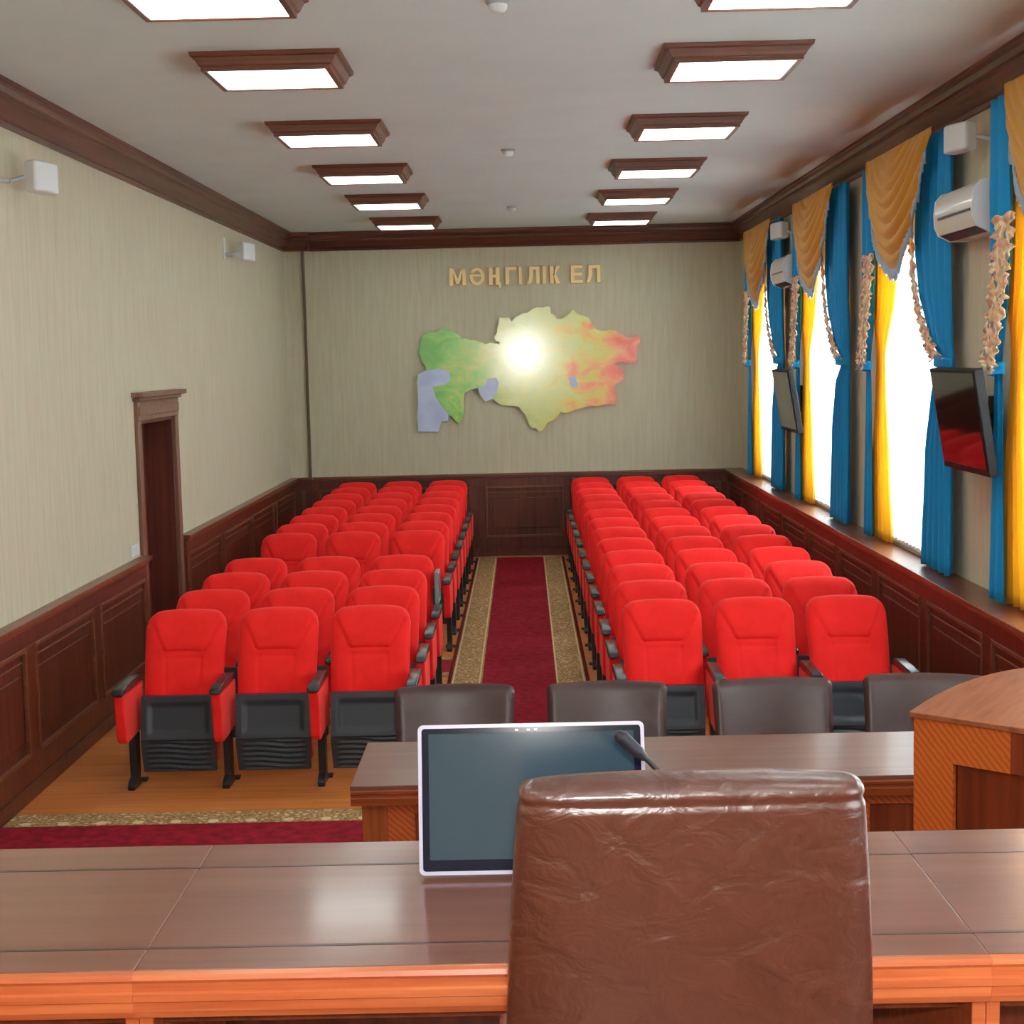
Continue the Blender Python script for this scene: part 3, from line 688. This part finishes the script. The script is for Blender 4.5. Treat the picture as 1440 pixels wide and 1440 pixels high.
# ------------------------------------------------------------------ podium and front desk
struct(MB().box(XL+.06, XR-.26, YF, 4.62, 0, .57).build('podium', M['podium'], bevel=.01), 'raised wooden platform under the front desk')
def desk(x0, x1, label, seat=False):
    t = thing('presidium_desk', label, 'desk', ((x0+x1)/2, 3.6, .57), 'front desk sections')
    L = (x1-x0)/2-.0002; H = .76
    top = MB().box(-L, L, -.405, .455, H-.03, H); top.build('desk_top', M['desktop'], t, bevel=.003)
    pr = [(-.405,H-.002),(-.425,H-.004),(-.430,H-.014),(-.424,H-.022),(-.424,H-.040),(-.430,H-.044),(-.430,H-.060),(-.424,H-.064),(-.424,H-.084),(-.416,H-.10),(-.39,H-.10),(-.39,H-.03),(-.405,H-.03)]
    MB().prism(pr, 'x', -L, L).build('edge_moulding', M['edge'], t, smooth=25)
    i = MB().box(-L, L, -.287, -.275, H-.01, H+.0008).box(-L, L, .260, .272, H-.01, H+.0008); i.build('inlay_line', M['inlay'], t)
    for s_ in (-1, 1): MB().box(s_*L-(.03 if s_ > 0 else 0), s_*L+(.03 if s_ < 0 else 0), -.385, .42, 0, H-.03).build('side_panel', M['edge'], t, bevel=.003)
    MB().box(-L+.03, L-.03, .37, .40, .03, H-.03).build('front_panel', M['inset'], t)
    MB().box(-L+.03, L-.03, -.30, .37, H-.16, H-.145).build('under_shelf', M['inset'], t)
desk(-2.65, -.85, 'glossy brown desk section at the left edge of the foreground')
desk(-.85, .955, 'glossy brown middle desk section carrying the monitor')
desk(.955, 2.6, 'glossy brown desk section at the right edge of the foreground')

# monitor
t = thing('monitor', 'flat monitor with a lavender silver rim standing on the desk', 'monitor', (0, 3.74, 1.33))
tl = R(13)
def mt(m_): m_.v = [(x, y*cos(tl)+z*sin(tl), .010+z*cos(tl)-y*sin(tl)) for x, y, z in m_.v]; return m_
W, Hm = .281, .366
def rr(w_, z0, z1, r, n=5):
    p = []
    for cx, cz, a0 in ((w_-r, z1-r, 0), (-w_+r, z1-r, 90), (-w_+r, z0+r, 180), (w_-r, z0+r, 270)):
        for k in range(n+1): a = R(a0+90*k/n); p.append((cx+r*cos(a), cz+r*sin(a)))
    return p
def ring(outer, inner, y0, y1):
    n = len(outer); vs = [(x,y0,z) for x,z in outer]+[(x,y0,z) for x,z in inner]+[(x,y1,z) for x,z in outer]+[(x,y1,z) for x,z in inner]
    fs = []
    for i in range(n):
        j = (i+1)%n; fs += [(i,j,n+j,n+i),(2*n+i,3*n+i,3*n+j,2*n+j),(i,2*n+i,2*n+j,j),(n+i,n+j,3*n+j,3*n+i)]
    return MB().add(vs, fs)
mt(ring(rr(W,0,Hm,.014), rr(W-.009,.009,Hm-.009,.008), -.004, .022)).build('rim', M['lavender'], t, smooth=30)
mt(ring(rr(W-.0088,.0088,Hm-.0088,.008), rr(W-.026,.036,Hm-.022,.003), 0, .018)).build('bezel', M['bezel'], t, smooth=30)
mt(MB().box(-W+.025, W-.025, .003, .016, .035, Hm-.021)).build('screen', M['screen'], t)
mt(MB().prism(rr(W-.004,.004,Hm-.004,.012), 'y', .018, .034)).build('back_cover', M['bezel'], t, bevel=.006)
MB().box(-.09, .09, .06, .20, 0, .012).build('stand_base', M['bezel'], t, bevel=.004)
MB().box(-.03, .03, .13, .155, .012, .15).add([(-.03,.07,.13),(.03,.07,.13),(.03,.15,.10),(-.03,.15,.10),(-.03,.075,.16),(.03,.075,.16),(.03,.155,.15),(-.03,.155,.15)],[(0,3,2,1),(4,5,6,7),(0,1,5,4),(1,2,6,5),(2,3,7,6),(3,0,4,7)]).build('stand_neck', M['bezel'], t, bevel=.003)
mb = MB()
for x in (-.035, -.006, .012): mb.box(x-.004, x+.004, -.0008, .002, Hm-.018, Hm-.0135)
mt(mb).build('painted_glints', M['white'], t)  # white chips imitating lamp and flash reflections on the top bezel

# gooseneck microphone standing on the desk behind the chair
t = thing('gooseneck_microphone', 'dark gooseneck microphone on the desk beside the monitor', 'microphone', (.32, 3.38, 1.33))
MB().lathe([(.055,0),(.055,.02),(.045,.028),(.012,.032)], 0, 0).build('base', M['mic'], t, smooth=40)
pts = [Vector((0,0,.03)), Vector((0,.0,.20)), Vector((-.01,.0,.30)), Vector((-.035,.003,.352)), Vector((-.068,.006,.385))]
MB().tube(pts, .006, 10).build('gooseneck', M['mic'], t, smooth=True)
d = Vector((-.065,.006,.060)).normalized(); p0 = pts[-1]
mb = MB(); mb.cyl(p0, p0+d*.02, .008, 14, .014); mb.cyl(p0+d*.02, p0+d*.07, .014, 14, .016); mb.cyl(p0+d*.07, p0+d*.085, .016, 14, .009)
mb.build('capsule', M['mic'], t, smooth=40)

# brown leather executive chair in the foreground, seen from behind
t = thing('executive_chair', 'large chestnut brown leather armchair in the foreground seen from behind', 'chair', (.275, 2.62, .57))
ZB0, ZB1 = .46, 1.312
def chair_back():
    def hw(z): tt = (z-ZB0)/(ZB1-ZB0); return .335-.038*tt+.012*sin(pi*tt)
    def prof_y(z): tt = (z-ZB0)/(ZB1-ZB0); return .20-.21*tt+.05*tt*tt     # leans towards the viewer at the top
    nu, nv = 64, 150
    def cs(u, v):     # u around the section, v up; superellipse sections shrinking at the top
        z = ZB0+(ZB1-ZB0)*v
        top = max(0, (z-(ZB1-.042))/.042)
        th = .062*sqrt(max(0, 1-top**2.2))+.0005
        crease = .005*exp(-((z-(ZB1-.047))/.006)**2)
        side = hw(z)-.028*max(0, top)**4-.004*exp(-((z-(ZB1-.047))/.008)**2)
        a = 2*pi*u; e = .32
        cx = abs(cos(a))**e*(1 if cos(a) >= 0 else -1); cy = abs(sin(a))**(.55)*(1 if sin(a) >= 0 else -1)
        zz = z-.010*(cx*cx)*top
        belly = .018*(1-cx*cx)*sin(pi*min(1, v*1.05))
        return (side*cx, prof_y(z)+(th-crease*(1 if th > .02 else 0))*cy+(-belly if cy < 0 else belly), zz)
    m_ = MB()
    m_.grid(nu, nv, cs)
    n = nu+1
    m_.f.append(tuple(range(nu))); m_.mi.append(0)
    m_.f.append(tuple(nv*n+i for i in range(nu))); m_.mi.append(0)
    return m_
o = chair_back().build('backrest', M['leather'], t, smooth=75)
bm = bmesh.new(); bm.from_mesh(o.data); bmesh.ops.remove_doubles(bm, verts=bm.verts, dist=.0004); bmesh.ops.recalc_face_normals(bm, faces=bm.faces); bm.to_mesh(o.data); bm.free()
MB().slab(20, 20, lambda u, v: ((u*2-1)*.26, .13+.50*v, .38), lambda u, v: ((u*2-1)*.27, .12+.52*v, .47+.02*sin(pi*u)*sin(pi*v))).build('seat', M['leather'], t, bevel=.02)
for s_ in (-1, 1):
    m_ = MB().tube([(s_*.30,.20,.40),(s_*.325,.24,.62),(s_*.325,.50,.645),(s_*.30,.52,.42)], .018, 10); ar = m_.build('armrest', M['steel'], t, smooth=True)
    MB().box(s_*.325-.03, s_*.325+.03, .22, .52, .64, .68).build('arm_pad', M['leather'], ar, bevel=.014)
MB().cyl((0,.36,.10),(0,.36,.38),.028,18).cyl((0,.36,.08),(0,.36,.22),.04,18).build('gas_lift', M['steel'], t, smooth=40)
m_ = MB()
for k in range(5):
    a = 2*pi*k/5+.3; m_.cyl((.03*cos(a),.36+.03*sin(a),.10),(.30*cos(a),.36+.30*sin(a),.075),.024,12,.016)
m_.build('star_base', M['steel'], t, smooth=40)
for k in range(5):
    a = 2*pi*k/5+.3; x, y = .30*cos(a), .36+.30*sin(a)
    MB().cyl((x-.02*sin(a),y+.02*cos(a),.030),(x+.02*sin(a),y-.02*cos(a),.030),.030,16).cyl((x,y,.04),(x,y,.085),.012,10).build('caster', M['plastic'], t, smooth=40)

# ------------------------------------------------------------------ second table with chairs and lectern on the hall floor
TX0, TX1, TY0, TY1, TH = -.79, 2.50, 6.63, 7.41, .76
t = thing('front_table', 'long brown veneered table below the platform with chairs behind it', 'table', ((TX0+TX1)/2, (TY0+TY1)/2, .0105))
L, D = (TX1-TX0)/2, (TY1-TY0)/2
MB().box(-L, L, -D, D, TH-.022, TH).build('table_top', M['tabletop'], t, bevel=.004)
pr = [(-D,TH-.02),(-D-.006,TH-.026),(-D-.006,TH-.036),(-D+.004,TH-.042),(-D+.004,TH-.052),(-D-.002,TH-.058),(-D-.002,TH-.088),(-D+.03,TH-.092),(-D+.03,TH-.022)]
MB().prism(pr, 'x', -L+.002, L-.002).build('edge_moulding', M['tableedge'], t, smooth=25)
MB().box(-L+.002, -L+.03, -D+.03, D, TH-.09, TH-.022).build('end_apron', M['tableedge'], t, bevel=.003); MB().box(L-.03, L-.002, -D+.03, D, TH-.09, TH-.022).build('end_apron', M['tableedge'], t, bevel=.003)
for s_ in (-1, 1):
    MB().box(s_*(L-.10)-.055, s_*(L-.10)+.055, -D+.035, D-.06, 0, TH-.022).build('end_post', M['tablepost'], t, bevel=.004)
n = 3; span = (2*L-.31)/n
for k in range(n):
    x0 = -L+.155+k*span; x1 = x0+span; yy = -D+.05
    MB().box(x0+.12, x1-.12, yy+.012, yy+.03, .03, TH-.14).build('inset_panel', M['inset'], t)
    f = MB(); f.box(x0, x0+.12, yy, yy+.03, .03, TH-.09); f.box(x1-.12, x1, yy, yy+.03, .03, TH-.09); f.box(x0+.12, x1-.12, yy, yy+.03, TH-.14, TH-.09)
    f.build('veneer_frame', M['diag2'], t, bevel=.002)

def guest(x, y, rz, label, first=None):
    if first: return dup(first, (x, y, .0105), label, rz)
    c = thing('leather_chair', label, 'chair', (x, y, .0105), 'dark leather chairs behind the front table', rz)
    def sec(sign):
        def fn(u, v):
            q = u*2-1; z = .50+.40*v; hw = .302+.012*v
            rr_ = max(0, abs(q)*hw-(hw-.03)); zt = -.008*q*q-(.03-sqrt(max(0, .0009-rr_*rr_)))
            e = min((1-abs(q))*hw, (1-v)*.40)
            th = .028*(1-exp(-e/.014))
            return (q*hw, .0+.09*v+.05*(1-q*q)*.8+sign*th, z+zt*v)
        return fn
    MB().slab(40, 30, sec(-1), sec(1)).build('backrest', M['leather_dark'], c, smooth=60)
    MB().slab(20, 20, lambda u, v: ((u*2-1)*.27, -.48+.50*v, .40), lambda u, v: ((u*2-1)*.28, -.49+.52*v, .47+.02*sin(pi*u)*sin(pi*v))).build('seat', M['leather_dark'], c, bevel=.02)
    for xx in (-.24, .24):
        MB().prism([(.0,.40),(.06,.40),(.11,0),(.07,0)], 'x', xx-.018, xx+.018).build('leg', M['doorwood'], c, bevel=.004)
        MB().prism([(-.45,.40),(-.40,.40),(-.42,0),(-.45,0)], 'x', xx-.018, xx+.018).build('leg', M['doorwood'], c, bevel=.004)
    for xx in (-.27, .27): MB().box(xx-.015, xx+.015, -.02, .05, .38, .56).build('back_support', M['doorwood'], c, bevel=.004)
    return c
g = guest(-.39, 7.95, R(2), 'dark leather chair behind the table, at its left end beside the aisle carpet')
guest(.40, 7.95, R(-1), 'dark leather chair behind the table directly above the monitor right half', g)
guest(1.265, 7.95, R(1), 'dark leather chair behind the table, third from the left', g)
guest(2.05, 7.98, R(-9), 'dark leather chair turned slightly, behind the table next to the lectern', g)

# lectern, turned, with a bowed front
ang = math.atan2(-.67, .743)
t = thing('lectern', 'wooden lectern with bowed top and diagonal veneer frame beside the table', 'lectern', (1.392, 5.593, .0105), None, ang)
WL, DL = .84, .62
def outline(k, grow=0.):
    n = 28; p = [(0-grow, -grow)]
    for i in range(n+1):
        a = pi-pi*i/n; p.append((WL/2+(WL/2+grow)*(abs(cos(a))**.8)*(1 if cos(a) > 0 else -1), (DL+grow)*sin(a)**.85*k if sin(a) > 0 else 0))
    p.append((WL+grow, -grow)); return p
def ztop(y): return 1.262+.16*y
op = outline(1, .012)
n = len(op); m_ = MB(); m_.add([(x,y,ztop(y)) for x,y in op]+[(x,y,ztop(y)+.022) for x,y in op], [tuple(range(n)), tuple(range(2*n-1,n-1,-1))]+[(i,(i+1)%n,n+(i+1)%n,n+i) for i in range(n)])
m_.build('top', M['lecterntop'], t, bevel=.004)
op = outline(.97)[1:-1]; n = len(op)
m_ = MB(); inn = [(WL/2+(x-WL/2)*.94, y*.94+.0) for x, y in op]
vs = [(x,y,0) for x,y in op]+[(x,y,ztop(y)) for x,y in op]+[(x,y,0) for x,y in inn]+[(x,y,ztop(y)) for x,y in inn]
fs = []
for i in range(n-1): fs += [(i,i+1,n+i+1,n+i),(2*n+i,3*n+i,3*n+i+1,2*n+i+1),(i,2*n+i,2*n+i+1,i+1),(n+i,n+i+1,3*n+i+1,3*n+i)]
fs += [(0,n,3*n,2*n),(n-1,3*n-1,4*n-1,2*n-1)]
m_.add(vs, fs); m_.build('bowed_shell', M['tablepost'], t, smooth=40)
m_ = MB(); m_.box(0, .155, -.001, .024, 0, 1.262); m_.box(WL-.155, WL, -.001, .024, 0, 1.262); m_.box(.155, .37, -.001, .024, 1.11, 1.262)
m_.build('veneer_frame', M['diag'], t, bevel=.002)
MB().box(.37, WL-.155, -.001, .024, 1.11, 1.262).build('top_rail', M['inset'], t, bevel=.002)
MB().box(.155, WL-.155, .035, .05, .05, 1.11).build('inset_panel', M['inset'], t)
MB().box(.155, WL-.155, -.001, .024, 0, .08).build('plinth', M['diag'], t)

# ------------------------------------------------------------------ daylight, flash, camera
wd = bpy.data.worlds.new('sky'); SC.world = wd; wd.use_nodes = True
bg = wd.node_tree.nodes['Background']; bg.inputs[0].default_value = (.80,.95,1,1); bg.inputs[1].default_value = 17.0
for c in WW:
    l = bpy.data.lights.new('window portal', 'AREA'); l.shape = 'RECTANGLE'; l.size = 2*WH; l.size_y = WZ1-WZ0
    l.cycles.is_portal = True
    o = bpy.data.objects.new('window_portal', l); COL.objects.link(o); o.location = (XR+.42, c, (WZ0+WZ1)/2)
    o.rotation_euler = (R(90), 0, R(90))
l = bpy.data.lights.new('camera flash', 'POINT'); l.energy = 210; l.shadow_soft_size = .04; l.color = (1,.98,.96)
o = bpy.data.objects.new('camera_flash', l); COL.objects.link(o); o.location = (.03, -.02, 2.74)

f, pit, rol, yaw = 2200.0, .0977009, .0229467, -.0089175
cy_, sy_, cp, sp_, cr, sr = cos(yaw), sin(yaw), cos(pit), sin(pit), cos(rol), sin(rol)
Rx = Vector((cy_, -sy_, 0)); Yv = Vector((sy_, cy_, 0)); Zv = Vector((0,0,1))
Dv = cp*Yv-sp_*Zv; Uv = sp_*Yv+cp*Zv
right = cr*Rx-sr*Uv; up = sr*Rx+cr*Uv
cam = bpy.data.cameras.new('camera'); cam.sensor_width = 36; cam.lens = 36*f/1440; cam.clip_start = .05; cam.clip_end = 200
co = bpy.data.objects.new('camera', cam); COL.objects.link(co)
mtx = Matrix((right, up, -Dv)).transposed().to_4x4(); mtx.translation = Vector((0,0,2.6)); co.matrix_world = mtx
SC.camera = co
SC.view_settings.view_transform = 'Standard'; SC.view_settings.look = 'None'; SC.view_settings.gamma = 1; SC.view_settings.use_curve_mapping = False
SC.view_settings.exposure = 0.5
SC.cycles.use_denoising = True
SC.cycles.max_bounces = 10; SC.cycles.diffuse_bounces = 6; SC.cycles.transparent_max_bounces = 12
SC.cycles.sample_clamp_indirect = 6
